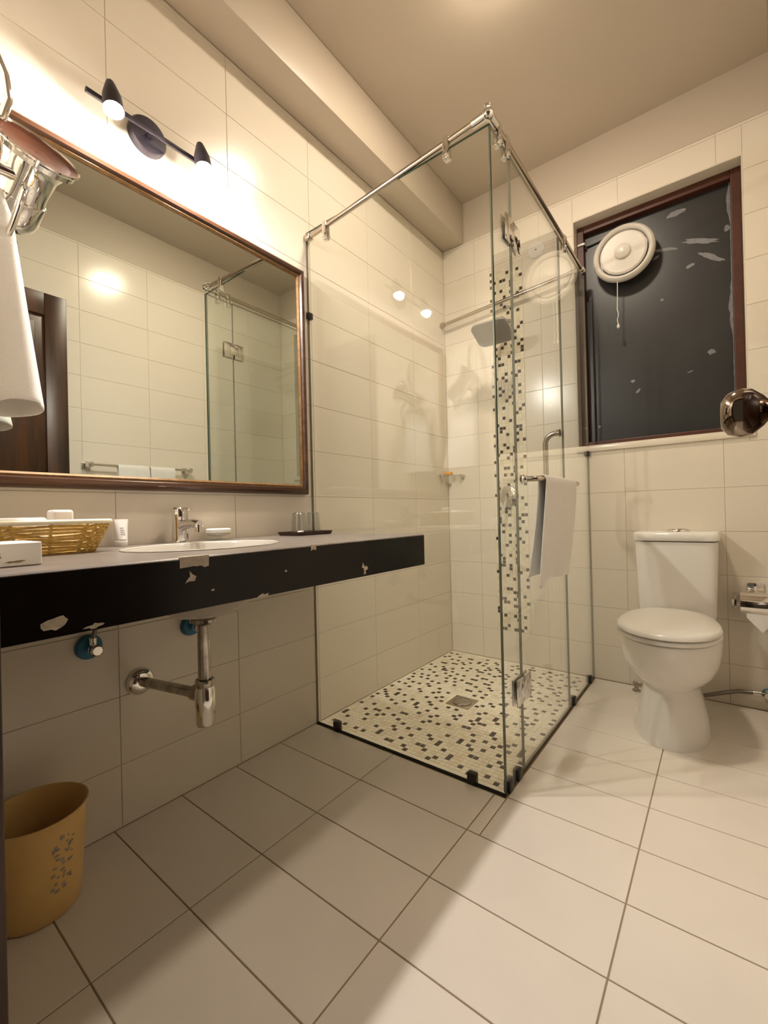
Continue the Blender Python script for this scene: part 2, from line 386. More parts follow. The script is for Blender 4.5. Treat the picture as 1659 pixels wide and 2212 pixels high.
for k in range(46):
    z = WZ0 + 0.03 + (WZ1 - 0.072 - WZ0) * k / 45; q = (0.004 + 0.012*max(0, math.sin(k*.31 + 1.0)) * (1 if 16 < k < 44 else .35)) * r.uniform(.7, 1.2); edge.append((WX1 - 0.042 - q, z))
pl = [(x, BY + .0008, z) for x, z in edge] + [(WX1 - 0.0425, BY + .0008, edge[-1][1]), (WX1 - 0.0425, BY + .0008, edge[0][1])]
obj('sealant_bead', B().poly(pl, (0, -0.003, 0)), 'sealant', wn)
# exhaust fan on the board
FC = (1.034, D + 0.108, 2.212)
fn = thing('exhaust_fan', FC, 'round white exhaust fan with a pull chain mounted on the dark window board', 'fan')
obj('fan_body', B().lathe([(0.10, 0.0), (0.10, 0.05), (0.112, 0.052)], FC, '-Y', 48), 'fan_white', fn, 40)
obj('fan_rim', B().lathe([(0.112, 0.045), (0.138, 0.052), (0.144, 0.066), (0.140, 0.084), (0.130, 0.092), (0.120, 0.088), (0.114, 0.074), (0.112, 0.06)], FC, '-Y', 56, cap0=False, cap1=False), 'fan_white', fn, 50)
fc = obj('fan_cover', B().lathe([(0.106, 0.070), (0.108, 0.080), (0.100, 0.087), (0.05, 0.090), (0.038, 0.092), (0.036, 0.102), (0.028, 0.108), (0.002, 0.110)], FC, '-Y', 56), 'fan_white', fn, 35)
ch = obj('pull_chain', B().tube([(1.005, D + .028, 2.072), (1.003, D + .028, 1.99), (1.001, D + .028, 1.93), (1.006, D + .028, 1.90), (1.000, D + .028, 1.875), (1.004, D + .028, 1.85)], 0.0022, 8), 'fan_white', fn)
obj('chain_bead', B().lathe([(0.001, 0), (0.007, 0.004), (0.008, 0.012), (0.003, 0.024)], (1.004, D + .028, 1.828), 'Z', 14), 'fan_white', ch, 60)
cb = thing('fan_cable', (0.843, D + 0.06, 2.338), 'black electric cable running from the brown window frame to the exhaust fan', 'cable')
obj('cable_run', B().tube([(0.815, D + .067, 2.350), (0.850, D + .100, 2.345), (0.90, D + .103, 2.350), (0.95, D + .103, 2.360), (0.99, D + .103, 2.380), (1.02, D + .102, 2.400), (1.040, D + .098, 2.385), (1.038, D + .094, 2.362)], 0.004, 10), 'cable_black', cb, 60)
obj('cable_clip', B().rbox(0.808, 0.846, D + 0.060, D + 0.071, 2.343, 2.355, 0.003), 'plastic_white', cb, 40)

# ------------------------------------------------------------------ shower enclosure
H0, HW = 2.105, 2.163                                         # bar heights at the wall and at the corner
hz = lambda x: H0 + (HW - H0) * x / W
en = thing('shower_enclosure', (W, G, 0), 'clear frameless glass shower enclosure with steel top rails and hinged glass door', 'shower enclosure')
GT = 0.009
def pane(name, x0, x1, y0, y1, z0, z1, par, edge='clear_edge'):
    o = obj(name, B().box(x0, x1, y0, y1, z0, z1), 'glass_pane', par)
    o.data.materials.append(MATS[edge])
    thin = 0 if (x1 - x0) < (y1 - y0) else 1
    for p in o.data.polygons:
        if abs(p.normal[thin]) < 0.5: p.material_index = 1
    return o
S1, S2 = 1.318, 1.895
pane('front_pane', 0.001, W, G, G + GT, 0.003, HW - 0.035, en, 'green_edge')
pane('side_pane', W - GT, W, G + GT + .001, S1 - 0.001, 0.004, HW - 0.032, en)
dp = pane('door_pane', W - GT, W, S1 + 0.001, S2 - 0.001, 0.012, HW - 0.028, en)
pane('side_pane', W - GT, W, S2 + 0.001, D - 0.003, 0.004, HW - 0.032, en)
xb = W - GT/2; yb = G + GT/2
for nm, a, b in (('support_bar', (0.004, yb, H0), (W, yb, HW)), ('support_bar', (xb, G, HW), (xb, D, HW)), ('support_bar', (0.004, D - 0.045, H0 - 0.005), (W, D - 0.045, HW))):
    a, b = Vector(a), Vector(b); o = obj(nm, B().cyl(a, b, 0.0105, n=20), 'steel', en, 40)
def flange(p, ax, par=en, r=0.017): return obj('bar_flange', B().lathe([(r, 0.0), (r, 0.022), (r*.85, 0.026), (0.0108, 0.027)], p, ax, 20), 'steel', par, 40)
flange((0.002, yb, H0), (1, 0, (HW-H0)/W)); flange((0.002, D - 0.045, H0 - 0.005), (1, 0, (HW-H0)/W)); flange((W - .005, D - .001, HW), (0, -1, 0))
obj('corner_connector', B().sphere((xb, yb, HW), 0.019).cyl((xb - .055, yb, HW - .004), (xb, yb, HW), .0145).cyl((xb, yb, HW), (xb, yb + .055, HW), .0145).lathe([(0.010, 0), (.012, .012), (.004, .02)], (xb, yb, HW + .014), 'Z', 16), 'chrome', en, 45)
obj('corner_connector', B().sphere((xb, D - .045, HW), 0.016).cyl((xb - .05, D - .045, HW - .003), (xb, D - .045, HW), .0135), 'chrome', en, 45)
def clamp_top(p, along):
    b = B(); x, y, z = p
    if along == 'x': b.rbox(x - .012, x + .012, y - .013, y + .013, z - .062, z + .016, .005); b.rbox(x - .010, x + .010, y - .017, y + .017, z - .055, z - .035, .004)
    else: b.rbox(x - .013, x + .013, y - .012, y + .012, z - .062, z + .016, .005); b.rbox(x - .017, x + .017, y - .010, y + .010, z - .055, z - .035, .004)
    return obj('bar_clamp', b, 'chrome', en, 40)
clamp_top((0.697, yb, hz(.697)), 'x'); clamp_top((0.118, yb, hz(.118)), 'x')
clamp_top((xb, 1.225, HW), 'y'); clamp_top((xb, 1.290, HW), 'y'); clamp_top((xb, 1.985, HW), 'y')
def clamp_floor(p, along):
    b = B(); x, y = p
    if along == 'x': b.rbox(x - .016, x + .016, y - .012, y + .012, -.002, .036, .004)
    else: b.rbox(x - .012, x + .012, y - .016, y + .016, -.002, .036, .004)
    return obj('floor_clamp', b, 'clamp_dark', en, 40)
clamp_floor((.118, yb), 'x'); clamp_floor((.735, yb), 'x'); clamp_floor((xb, 1.185), 'y'); clamp_floor((xb, 1.262), 'y'); clamp_floor((xb, 1.955), 'y'); clamp_floor((xb, 2.27), 'y')
obj('bottom_seal', B().box(.001, W, G + .001, G + GT - .001, -.004, .003), 'rubber', en); obj('bottom_seal', B().box(W - GT + .001, W - .001, G + GT, D - .001, -.004, .004), 'seal_grey', en)
obj('wall_clip', B().rbox(.001, .018, G - .008, G + GT + .008, 1.75, 1.778, .003), 'clamp_dark', en, 40)
obj('wall_clip', B().rbox(W - .018, W + .006, D - .024, D - .001, 1.178, 1.205, .003), 'clamp_dark', en, 40)
obj('wall_channel', B().box(.0004, .002, G - .0005, G + GT + .0005, .005, H0 - .03), 'seal_grey', en)
for zc in (1.857, 0.285):
    hb = B()
    for s, x in ((1, W), (-1, W - GT)):
        x0, x1 = sorted((x, x + s*.007)); hb.rbox(x0, x1, S1 - .062, S1 - .004, zc - .044, zc + .044, .003); hb.rbox(x0, x1, S1 + .004, S1 + .066, zc - .044, zc + .044, .003)
        x0, x1 = sorted((x, x + s*.010)); hb.rbox(x0, x1, S1 - .022, S1 + .034, zc - .024, zc + .024, .003)
    obj('hinge', hb, 'chrome', dp, 40)
def arc(c, a0, a1, r, u, v, n=8):
    c, u, v = Vector(c), Vector(u), Vector(v); return [c + u*r*math.cos(a0 + (a1-a0)*k/n) + v*r*math.sin(a0 + (a1-a0)*k/n) for k in range(n+1)]
BRX, BRZ = W + 0.066, 1.008
bar_pts = [(W + .002, 1.352, BRZ)] + arc((BRX - .025, 1.377, BRZ), -PI/2, 0, .025, (1,0,0), (0,1,0)) + arc((BRX - .025, 1.835, BRZ), 0, PI/2, .025, (1,0,0), (0,1,0)) + [(W + .002, 1.86, BRZ)]
tbk = obj('towel_bar', B().tube(bar_pts, .0095, 16), 'steel', dp, 60)
for y in (1.352, 1.86): obj('flange', B().lathe([(.016, 0), (.016, .008), (.0125, .012), (.0125, .020), (.010, .023)], (W, y, BRZ), 'X', 20), 'chrome', tbk, 40)
HX = W - GT - 0.066; HY = 1.872
hp = [(W - GT - .002, HY, 1.242)] + arc((HX + .045, HY, 1.197), PI/2, PI, .045, (1,0,0), (0,0,1)) + arc((HX + .045, HY, 1.053), PI, 1.5*PI, .045, (1,0,0), (0,0,1)) + [(W - GT - .002, HY, 1.008)]
hd = obj('pull_handle', B().tube(hp, .0115, 16), 'steel', dp, 60)
for z in (1.242, 1.008): obj('flange', B().lathe([(.017, 0), (.017, .008), (.0135, .012), (.0135, .020), (.0115, .023)], (W - GT, HY, z), (-1, 0, 0), 20), 'chrome', hd, 40)

# ------------------------------------------------------------------ cloth
def cloth(name, fn, nu, nv, thick, label, cat, group=None, at=(0,0,0), parent=None):
    b = B(); vs = [fn(i/(nu-1), j/(nv-1)) for j in range(nv) for i in range(nu)]
    b.add(vs, [(j*nu+i, j*nu+i+1, (j+1)*nu+i+1, (j+1)*nu+i) for j in range(nv-1) for i in range(nu-1)])
    o = obj(name, b, 'towel', parent, 180, at)
    md = o.modifiers.new('thickness', 'SOLIDIFY'); md.thickness = thick; md.offset = 0
    s = o.modifiers.new('smooth', 'SUBSURF'); s.levels = 1; s.render_levels = 1
    if label: tag(o, label, cat, group)
    return o
def drape(u, v, y0, y1, top, bx, rr, lf, lb, sway=0.0, fold=0.012, flare=0.0, seed=0.0, sgn=1):
    """v 0..1 runs from the back hem over the bar to the front hem"""
    tot = lb + PI*rr + lf; s = v * tot
    if s < lb: x, z, t, side = bx - sgn*rr, top - rr - (lb - s), (lb - s)/lb, -1
    elif s < lb + PI*rr:
        a = (s - lb)/rr; x, z, t, side = bx - sgn*rr*math.cos(a), top - rr + rr*math.sin(a), 0, 0
    else: q = s - lb - PI*rr; x, z, t, side = bx + sgn*rr, top - rr - q, q/lf, 1
    y = y0 + (y1 - y0)*u
    y += sway * t**1.3 * (1.0 if side > 0 else 0.75)
    x += sgn * side * (flare*t + fold*t*math.sin(u*9 + seed + 1.2*t)) + (sgn*side*0.004*math.sin(u*21+seed)*t)
    y += 0.008*t*math.sin(v*7 + u*5 + seed)
    return (x, y, z + (0.012*t*math.sin(u*3.2 + seed)))
cloth('hand_towel', lambda u, v: drape(u, v, 1.375, 1.765, BRZ + .0155, BRX, .0135, .365, .34, sway=-.135, fold=.009, flare=.000), 26, 44, .005,
      'white hand towel draped over the bar on the glass shower door', 'towel', at=(BRX, 1.57, BRZ))

# ------------------------------------------------------------------ shower fittings
sh = thing('rain_shower', (0.43, D, 2.0), 'flat square grey shower head on a wall arm above the mosaic strip', 'shower head')
obj('arm', B().tube([(0.43, D + .002, 2.005), (0.43, D - .05, 2.004), (0.43, D - .12, 1.985), (0.43, D - .19, 1.945), (0.43, 2.115, 1.90)], .011, 14), 'chrome', sh, 60)
obj('wall_flange', B().lathe([(.03, 0), (.028, .008), (.012, .014)], (0.43, D, 2.005), (0, -1, 0), 24), 'chrome', sh, 40)
mt = Matrix.Translation((0.43, 2.118, 1.880)) @ Matrix.Rotation(math.radians(-25), 4, 'X')
bm = bmesh.new(); bmesh.ops.create_cube(bm, size=1.0)
for v in bm.verts: v.co = Vector((v.co.x*.205, v.co.y*.165, v.co.z*.012))
bmesh.ops.bevel(bm, geom=[e for e in bm.edges if abs((e.verts[0].co - e.verts[1].co).z) > .005], offset=.035, segments=6, profile=.5, affect='EDGES')
bmesh.ops.transform(bm, matrix=mt, verts=bm.verts); bm.verts.index_update()
plate = obj('head_plate', B().add([v.co for v in bm.verts], [[v.index for v in f.verts] for f in bm.faces]), 'head_grey', sh, 40); bm.free()
nb = B()
for i in range(9):
    for j in range(7):
        p = mt @ Vector(((i-4)*.019, (j-3)*.019, -.006)); q = mt @ Vector(((i-4)*.019, (j-3)*.019, -.0085)); nb.cyl(p, q, .0022, .0015, 6)
tag(obj('nozzles', nb, 'head_grey', plate), 'rubber spray nozzles', kind='stuff')
vv = thing('shower_valve', (0.408, D, 0.975), 'round chrome shower mixer valve with lever on the mosaic strip', 'valve')
obj('valve_plate', B().lathe([(.062, 0), (.060, .006), (.05, .010)], (0.408, D + .0015, 0.985), '-Y', 36), 'chrome', vv, 40)
obj('valve_body', B().lathe([(.026, .008), (.026, .045), (.022, .052), (.002, .053)], (0.408, D, 0.985), '-Y', 28), 'chrome', vv, 40)
obj('lever', B().tube([(0.408, D - .045, 0.985), (0.408, D - .06, 0.955), (0.408, D - .07, 0.915)], [.009, .008, .006], 12), 'chrome', vv, 60)
sp = thing('blank_cover', (0.603, D, 2.378), 'round white blanking plate with a centre screw high on the shower wall', 'cover plate')
obj('plate', B().lathe([(.046, 0), (.045, .004), (.03, .006), (.002, .0065)], (0.603, D, 2.378), '-Y', 32), 'plastic_white', sp, 50)
obj('screw', B().lathe([(.004, .006), (.004, .008), (.001, .0085)], (0.603, D, 2.378), '-Y', 10), 'dark_metal', sp)
cs = thing('corner_shelf', (0.0, D, 1.128), 'small glass corner shelf with chrome clips in the shower corner', 'shelf')
cp = [(0.001, D - .001, 1.124)] + [(0.001 + .125*math.cos(a), D - .001 - .125*math.sin(a), 1.124) for a in [PI/2*k/10 for k in range(11)]]
obj('shelf_glass', B().poly(cp, (0, 0, .008)), 'tumbler_glass', cs)
obj('clip', B().rbox(.001, .022, D - .115, D - .095, 1.114, 1.142, .003), 'chrome', cs, 40); obj('clip', B().rbox(.095, .115, D - .022, D - .001, 1.114, 1.142, .003), 'chrome', cs, 40)
ob = B().rbox(.02, .058, D - .075, D - .04, 1.1325, 1.155, .008, 3); tag(obj('soap_bar', ob, 'orange', None, 60, (.04, D - .055, 1.1325)), 'small orange soap piece on the corner shelf', 'soap')

# ------------------------------------------------------------------ mirror
MY0, MY1, MZ0, MZ1, FWD = 0.03, 1.112, 0.988, 1.938, 0.040
mi = thing('wall_mirror', (0, .57, MZ0), 'large rectangular mirror in a dark brown wooden frame above the counter', 'mirror')
obj('mirror_glass', B().box(.004, .018, MY0 + .03, MY1 - .03, MZ0 + .03, MZ1 - .03), 'mirror_glass', mi)
def rail(p0, p1, inward):
    """moulded frame rail swept from p0 to p1, mitred, profile across 'inward'"""
    prof = [(0, .001), (0, .018), (.006, .030), (.014, .036), (.024, .034), (.029, .026)]
    p0, p1, inw = Vector(p0), Vector(p1), Vector(inward); t = (p1 - p0).normalized(); rs = []
    for base, sg in ((p0, 1), (p1, -1)):
        rs.append([base + inw*a + t*sg*a + Vector((x, 0, 0)) for a, x in prof + [(.029, .001)]])
    w_ = obj('frame_rail', B().rings(rs), 'frame_wood', mi, 30)
    prof2 = [(.029, .001), (.029, .026), (.034, .027), (.040, .020), (.040, .001)]; rs = []
    for base, sg in ((p0, 1), (p1, -1)): rs.append([base + inw*a + t*sg*a + Vector((x, 0, 0)) for a, x in prof2])
    obj('gilt_edge', B().rings(rs), 'gold_edge', w_, 30)
rail((0, MY0, MZ0), (0, MY1, MZ0), (0, 0, 1)); rail((0, MY0, MZ1), (0, MY1, MZ1), (0, 0, -1)); rail((0, MY0, MZ0), (0, MY0, MZ1), (0, 1, 0)); rail((0, MY1, MZ0), (0, MY1, MZ1), (0, -1, 0))

# ------------------------------------------------------------------ vanity light
LP = (0, .482, 2.096)
vl = thing('vanity_light', LP, 'dark metal two-bulb spot light on the wall above the mirror', 'wall light')
obj('wall_plate', B().lathe([(.056, .001), (.056, .018), (.052, .024), (.002, .025)], LP, 'X', 40), 'dark_metal', vl, 40)
obj('crossbar', B().cyl((.052, .300, 2.085), (.052, .664, 2.085), .0075, n=14).cyl((.02, .482, 2.09), (.052, .482, 2.085), .010, n=14), 'dark_metal', vl, 40)
LAX = (-.22, 0, .975)
for y in (.349, .614):
    obj('arm', B().tube([(.052, y, 2.085), (.075, y, 2.088), (.082, y, 2.100), (.086, y, 2.106)], .006, 12), 'dark_metal', vl, 60)
    hd_ = obj('socket', B().lathe([(.0255, -.054), (.0262, -.054), (.0245, -.012), (.018, .012), (.013, .030), (.010, .038), (.004, .041), (.002, .020), (.013, .008), (.0235, -.014)], (.094, y, 2.082), LAX, 24, cap0=False, cap1=False), 'dark_metal', vl, 40)
    obj('light_bulb', B().lathe([(.002, -.0700), (.012, -.0675), (.019, -.0610), (.0228, -.048), (.0205, -.022), (.0125, -.002), (.010, .004)], (.094, y, 2.082), LAX, 16), 'bulb', hd_, 60)
# flush ceiling lamp just in front of the shower
cl = thing('ceiling_lamp', (0.815, 1.29, CEIL), 'small round flush ceiling lamp in front of the shower glass', 'ceiling light')
obj('lamp_base', B().lathe([(.105, -.012), (.11, -.006), (.11, 0)], (0.815, 1.29, CEIL), 'Z', 36), 'plastic_white', cl, 40)
obj('diffuser', B().lathe([(.002, -.032), (.05, -.029), (.08, -.022), (.096, -.0125)], (0.815, 1.29, CEIL), 'Z', 28, cap1=False), 'dome', cl, 60)

# ------------------------------------------------------------------ vanity counter
ct = thing('vanity_counter', (.29, .57, CB), 'long dark stone vanity counter with chipped front edge', 'counter')
BC = (.30, .48); BA, BB = .168, .208
b = B(); n = 48; zt, zb_ = CT, CT - .02; outer, inner = [], []
x0, x1, y0, y1 = .0005, CD, FY + .001, CY
for k in range(n):
    a = 2*PI*k/n; c, s = math.cos(a), math.sin(a)
    inner.append((BC[0] + BA*.95*c, BC[1] + BB*.95*s))
    tx = ((x1 if c > 0 else x0) - BC[0]) / c if abs(c) > 1e-6 else 1e9; ty = ((y1 if s > 0 else y0) - BC[1]) / s if abs(s) > 1e-6 else 1e9
    t = min(tx, ty); outer.append((BC[0] + t*c, BC[1] + t*s))
for q in ((x0, y0), (x1, y0), (x1, y1), (x0, y1)):
    k = min(range(n), key=lambda i: abs(math.atan2(q[1]-BC[1], q[0]-BC[0]) - math.atan2(outer[i][1]-BC[1], outer[i][0]-BC[0]))); outer[k] = q
cz = .0025; mx_ = lambda x, y: (min(x, x1 - cz), min(y, y1 - cz))
vs = [(*mx_(x, y), zt) for x, y in outer] + [(x, y, zt) for x, y in inner] + [(x, y, zb_) for x, y in outer] + [(x, y, zb_) for x, y in inner] + [(x, y, zt - cz) for x, y in outer]
fs = []
for k in range(n):
    j = (k+1) % n; fs += [(k, j, n+j, n+k), (2*n+j, 2*n+k, 3*n+k, 3*n+j), (j, k, 4*n+k, 4*n+j), (4*n+j, 4*n+k, 2*n+k, 2*n+j), (n+k, n+j, 3*n+j, 3*n+k)]
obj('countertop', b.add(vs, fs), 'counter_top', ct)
obj('apron', B().rbox(CD - .02, CD + .0002, FY + .001, CY, CB, CT - .0030, .001, 1), 'counter_stone', ct)
obj('end_panel', B().box(.0005, CD - .02, CY - .02, CY, CB, zb_), 'counter_stone', ct)
def chip(pts, name='chip', px=CD + .0008):
    return obj(name, B().poly([(px - .004, y, z) for y, z in pts], (.0048, 0, 0)), 'chip_fill', ct)
r = random.Random(5)
def jag(y0, y1, z0, z1):
    p = []
    for k in range(8): p.append((y0 + (y1-y0)*k/7, z0 + r.uniform(-.0025, .0025)))
    for k in range(8): p.append((y1 - (y1-y0)*k/7 + r.uniform(-.001, .001), z1))
    return p
chip(jag(.262, .322, .803, CT + .0006)); obj('chip', B().poly([(CD - .016, .266, CT), (CD + .0004, .262, CT), (CD + .0004, .322, CT), (CD - .010, .318, CT), (CD - .013, .295, CT)], (0, 0, .0006)), 'chip_fill', ct)
chip([(.283 + a, .7835 + c) for a, c in [(-.002,.013),(.004,.006),(.012,.001),(.008,-.008),(-.002,-.007),(-.011,-.010),(-.006,-.003),(-.001,.002)]])
chip(blob(.064, .741, .018, .011, .2, 14, 4, .3)); chip(blob(.117, .725, .014, .004, .1, 12, 9, .4))
chip([(.811 + a, .741 + c) for a, c in [(-.010,.010),(-.008,.018),(-.004,.012),(0,.004),(.006,.007),(.014,.003),(.012,-.004),(.003,-.006),(.006,-.018),(.001,-.014),(-.005,-.018),(-.003,-.008),(-.004,.001),(-.012,.004)]])
chip(jag(.602, .620, .812, CT + .0006)); obj('chip', B().poly([(CD - .007, .605, CT), (CD + .0004, .602, CT), (CD + .0004, .620, CT), (CD - .006, .615, CT)], (0, 0, .0006)), 'chip_fill', ct)
chip([(.436, CB - .0004), (.466, CB - .0004), (.468, CB + .006), (.460, CB + .004), (.452, CB + .007), (.444, CB + .004)])
chip(blob(.330, .752, .003, .002, 0, 8, 2)); chip(blob(.520, .768, .003, .003, 0, 8, 3))
# basin let into the counter
ba = thing('wash_basin', (BC[0], BC[1], CT), 'oval white ceramic basin set into the dark counter', 'basin')
prof = [(1.0, CT + .0004), (1.0, CT + .0022), (.99, CT + .0034), (.97, CT + .003), (.93, CT - .004), (.88, CT - .05), (.72, CT - .115), (.40, CT - .155), (.12, CT - .165)]
ins = [[(BC[0] + BA*q*math.cos(2*PI*k/48), BC[1] + BB*q*math.sin(2*PI*k/48), z) for k in range(48)] for q, z in prof]
outp = [(.16, CT - .192), (.42, CT - .180), (.76, CT - .135), (.92, CT - .06), (.94, CT - .002), (1.0, CT + .0004)]
outr = [[(BC[0] + BA*q*math.cos(2*PI*k/48), BC[1] + BB*q*math.sin(2*PI*k/48), z) for k in range(48)] for q, z in outp]
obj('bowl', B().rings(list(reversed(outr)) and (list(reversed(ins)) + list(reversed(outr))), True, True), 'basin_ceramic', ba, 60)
obj('waste', B().lathe([(.026, CT - .1655), (.026, CT - .160), (.018, CT - .158), (.002, CT - .157)], (BC[0], BC[1], 0), 'Z', 24), 'chrome', ba, 40)
# bottle trap
tr = thing('bottle_trap', (.30, .465, .345), 'tarnished chrome bottle trap and waste pipe under the basin', 'waste trap')
TX, TY = .30, .467
obj('tailpiece', B().lathe([(.030, .634), (.034, .630), (.034, .622), (.022, .618), (.0165, .610), (.0165, .468)], (TX, TY, 0), 'Z', 28), 'worn_chrome', tr, 40)
obj('collar_nut', B().lathe([(.017, .470), (.024, .468), (.025, .458), (.022, .446)], (TX, TY, 0), 'Z', 28), 'worn_chrome', tr, 40)
obj('bottle', B().lathe([(.022, .450), (.026, .44), (.027, .40), (.025, .392), (.0255, .355), (.022, .346), (.002, .345)], (TX, TY, 0), 'Z', 32), 'chrome', tr, 40)
obj('outlet_nut', B().lathe([(.012, .02), (.020, .022), (.021, .045), (.016, .048)], (TX, TY, .425), (-1, -.12, -.04), 24), 'worn_chrome', tr, 40)
obj('wall_pipe', B().cyl((TX - .04, TY - .005, .423), (0, .428, .410), .0145, n=24), 'worn_chrome', tr, 40)
obj('wall_rosette', B().lathe([(.040, .001), (.040, .006), (.034, .016), (.020, .021), (.015, .021)], (0, .428, .410), 'X', 32), 'chrome', tr, 40)
for k, (y, z, lab) in enumerate(((.294, .548, 'chrome angle valve with blue collar on the wall left bare beside the waste pipe'), (.590, .545, 'chrome angle valve with blue collar half hidden behind the basin waste'))):
    av = thing('angle_valve', (0, y, z), lab, 'valve')
    obj('blue_collar', B().lathe([(.034, .001), (.034, .006), (.030, .018), (.012, .02)], (0, y, z), 'X', 28), 'blue_tape', av, 40)
    obj('valve_body', B().lathe([(.013, .005), (.015, .02), (.015, .045), (.010, .048)], (0, y, z), 'X', 20).cyl((.035, y, z), (.035, y, z + .03), .009), 'chrome', av, 40)
    obj('valve_knob', B().lathe([(.014, .046), (.016, .05), (.016, .066), (.012, .07)], (0, y, z), 'X', 10), 'chrome', av, 40)
    dy = .05 if k == 0 else -.07
    obj('supply_hose', B().tube([(.035, y, z + .025), (.037, y + dy*.2, z + .07), (.045, y + dy*.6, z + .12), (.06, y + dy + (.10 if k == 0 else 0), z + .20), (.07, .53 if k == 0 else .545, .80)], .006, 10), 'hose', av, 60)

# ------------------------------------------------------------------ counter-top objects
fa = thing('basin_faucet', (.055, .535, CT), 'chrome single-lever faucet behind the oval basin', 'faucet')
FX, FAY = .055, .535
obj('body', B().lathe([(.030, CT + .0005), (.030, CT + .004), (.0245, CT + .007), (.0235, CT + .072), (.0245, CT + .078)], (FX, FAY, 0), 'Z', 32), 'chrome', fa, 40)
obj('spout', B().tube([(FX + .005, FAY, CT + .048), (FX + .04, FAY, CT + .058), (FX + .08, FAY, CT + .060), (FX + .115, FAY, CT + .056)], [.017, .0155, .0135, .0125], 18), 'chrome', fa, 60)
obj('aerator', B().cyl((FX + .108, FAY, CT + .056), (FX + .108, FAY, CT + .034), .0105, n=20), 'chrome', fa, 40)
lv = obj('lever', B().lathe([(.0245, CT + .079), (.025, CT + .083), (.025, CT + .106), (.021, CT + .110), (.002, CT + .111)], (FX, FAY, 0), 'Z', 32), 'chrome', fa, 40)
obj('lever_grip', B().rbox(FX + .018, FX + .06, FAY - .008, FAY + .008, CT + .098, CT + .106, .003), 'chrome', lv, 40)
# tube of lotion
tb_ = thing('lotion_tube', (.030, .385, CT), 'white toiletry tube standing on its cap beside the basin', 'tube')
obj('cap', B().lathe([(.0155, CT + .0005), (.0165, CT + .002), (.0165, CT + .018), (.015, CT + .020)], (.034, .372, 0), 'Z', 24), 'plastic_white', tb_, 40)
rs = []
for k in range(9):
    t = k/8; h = CT + .020 + .058*t; a, c = .016 + .004*t, .016*(1 - t) + .0012
    rs.append([(.034 + c*math.cos(2*PI*j/24), .372 + a*math.sin(2*PI*j/24), h) for j in range(24)])
tbd = obj('tube_body', B().rings(rs), 'paper', tb_, 60)
for k in range(4): obj('print_line', B().box(.0475 - .0016*k, .0480 - .0016*k, .372 - .006, .372 + .006 - .001*k, CT + .034 + .006*k, CT + .0355 + .006*k), 'sealant', tbd)
# soap dish with wrapped soap
sd = thing('soap_dish', (.055, .668, CT), 'small clear footed soap dish beside the faucet', 'soap dish')
obj('dish', B().lathe([(.024, CT + .0005), (.024, CT + .003), (.010, CT + .006), (.010, CT + .012), (.036, CT + .017), (.042, CT + .022)], (.055, .668, 0), 'Z', 36, cap1=True), 'tumbler_glass', sd, 50)
tag(obj('wrapped_soap', B().lathe([(.036, CT + .0225), (.040, CT + .026), (.040, CT + .036), (.036, CT + .039), (.002, CT + .039)], (.055, .668, 0), 'Z', 36), 'soap', None, 45, (.055, .668, CT + .0225)), 'round white wrapped soap lying on the clear dish', 'soap')
# tray with two upturned tumblers
ty = thing('serving_tray', (.10, 1.012, CT), 'dark brown rectangular tray under two upturned glasses', 'tray')
TX0, TX1, TY0, TY1 = .045, .165, .925, 1.105
obj('base', B().box(TX0 + .008, TX1 - .008, TY0 + .008, TY1 - .008, CT + .0005, CT + .004), 'tray_brown', ty)
for (a, c) in (((TX0, TY0), (TX0, TY1)), ((TX1, TY0), (TX1, TY1)), ((TX0, TY0), (TX1, TY0)), ((TX0, TY1), (TX1, TY1))):
    cx, cy = (TX0+TX1)/2, (TY0+TY1)/2; q = lambda p, k, z: (cx + (p[0]-cx)*k, cy + (p[1]-cy)*k, z)
    rs = [[q(p, .90, CT + .0006), q(p, .93, CT + .0006), q(p, 1.0, CT + .014), q(p, .975, CT + .014)] for p in (a, c)]
    obj('rim', B().rings(rs), 'tray_brown', ty)
for k, (x, y, lab) in enumerate(((.10, .986, 'clear drinking glass turned upside down on the tray, next to the paper'), (.105, 1.056, 'clear drinking glass turned upside down on the tray, next to the shower glass'))):
    gl = thing('drinking_glass', (x, y, CT + .004), lab, 'glass', 'upturned glasses on the tray')
    obj('wall', B().lathe([(.031, CT + .0045), (.030, CT + .03), (.027, CT + .078), (.026, CT + .084), (.022, CT + .088), (.002, CT + .088), (.002, CT + .075), (.0235, CT + .074), (.027, CT + .03), (.0285, CT + .0045)], (x, y, 0), 'Z', 36, cap0=False, cap1=False), 'tumbler_glass', gl, 50)
    obj('thick_base', B().lathe([(.0225, CT + .0755), (.0245, CT + .082), (.021, CT + .0865), (.002, CT + .0865)], (x, y, 0), 'Z', 30), 'tumbler_glass', gl, 50)
tag(obj('paper_slip', B().rbox(.135, .152, .945, .965, CT + .0045, CT + .018, .003), 'paper', None, 40, (.14, .955, CT + .0045)), 'small folded white paper at the corner of the brown tray', 'paper')
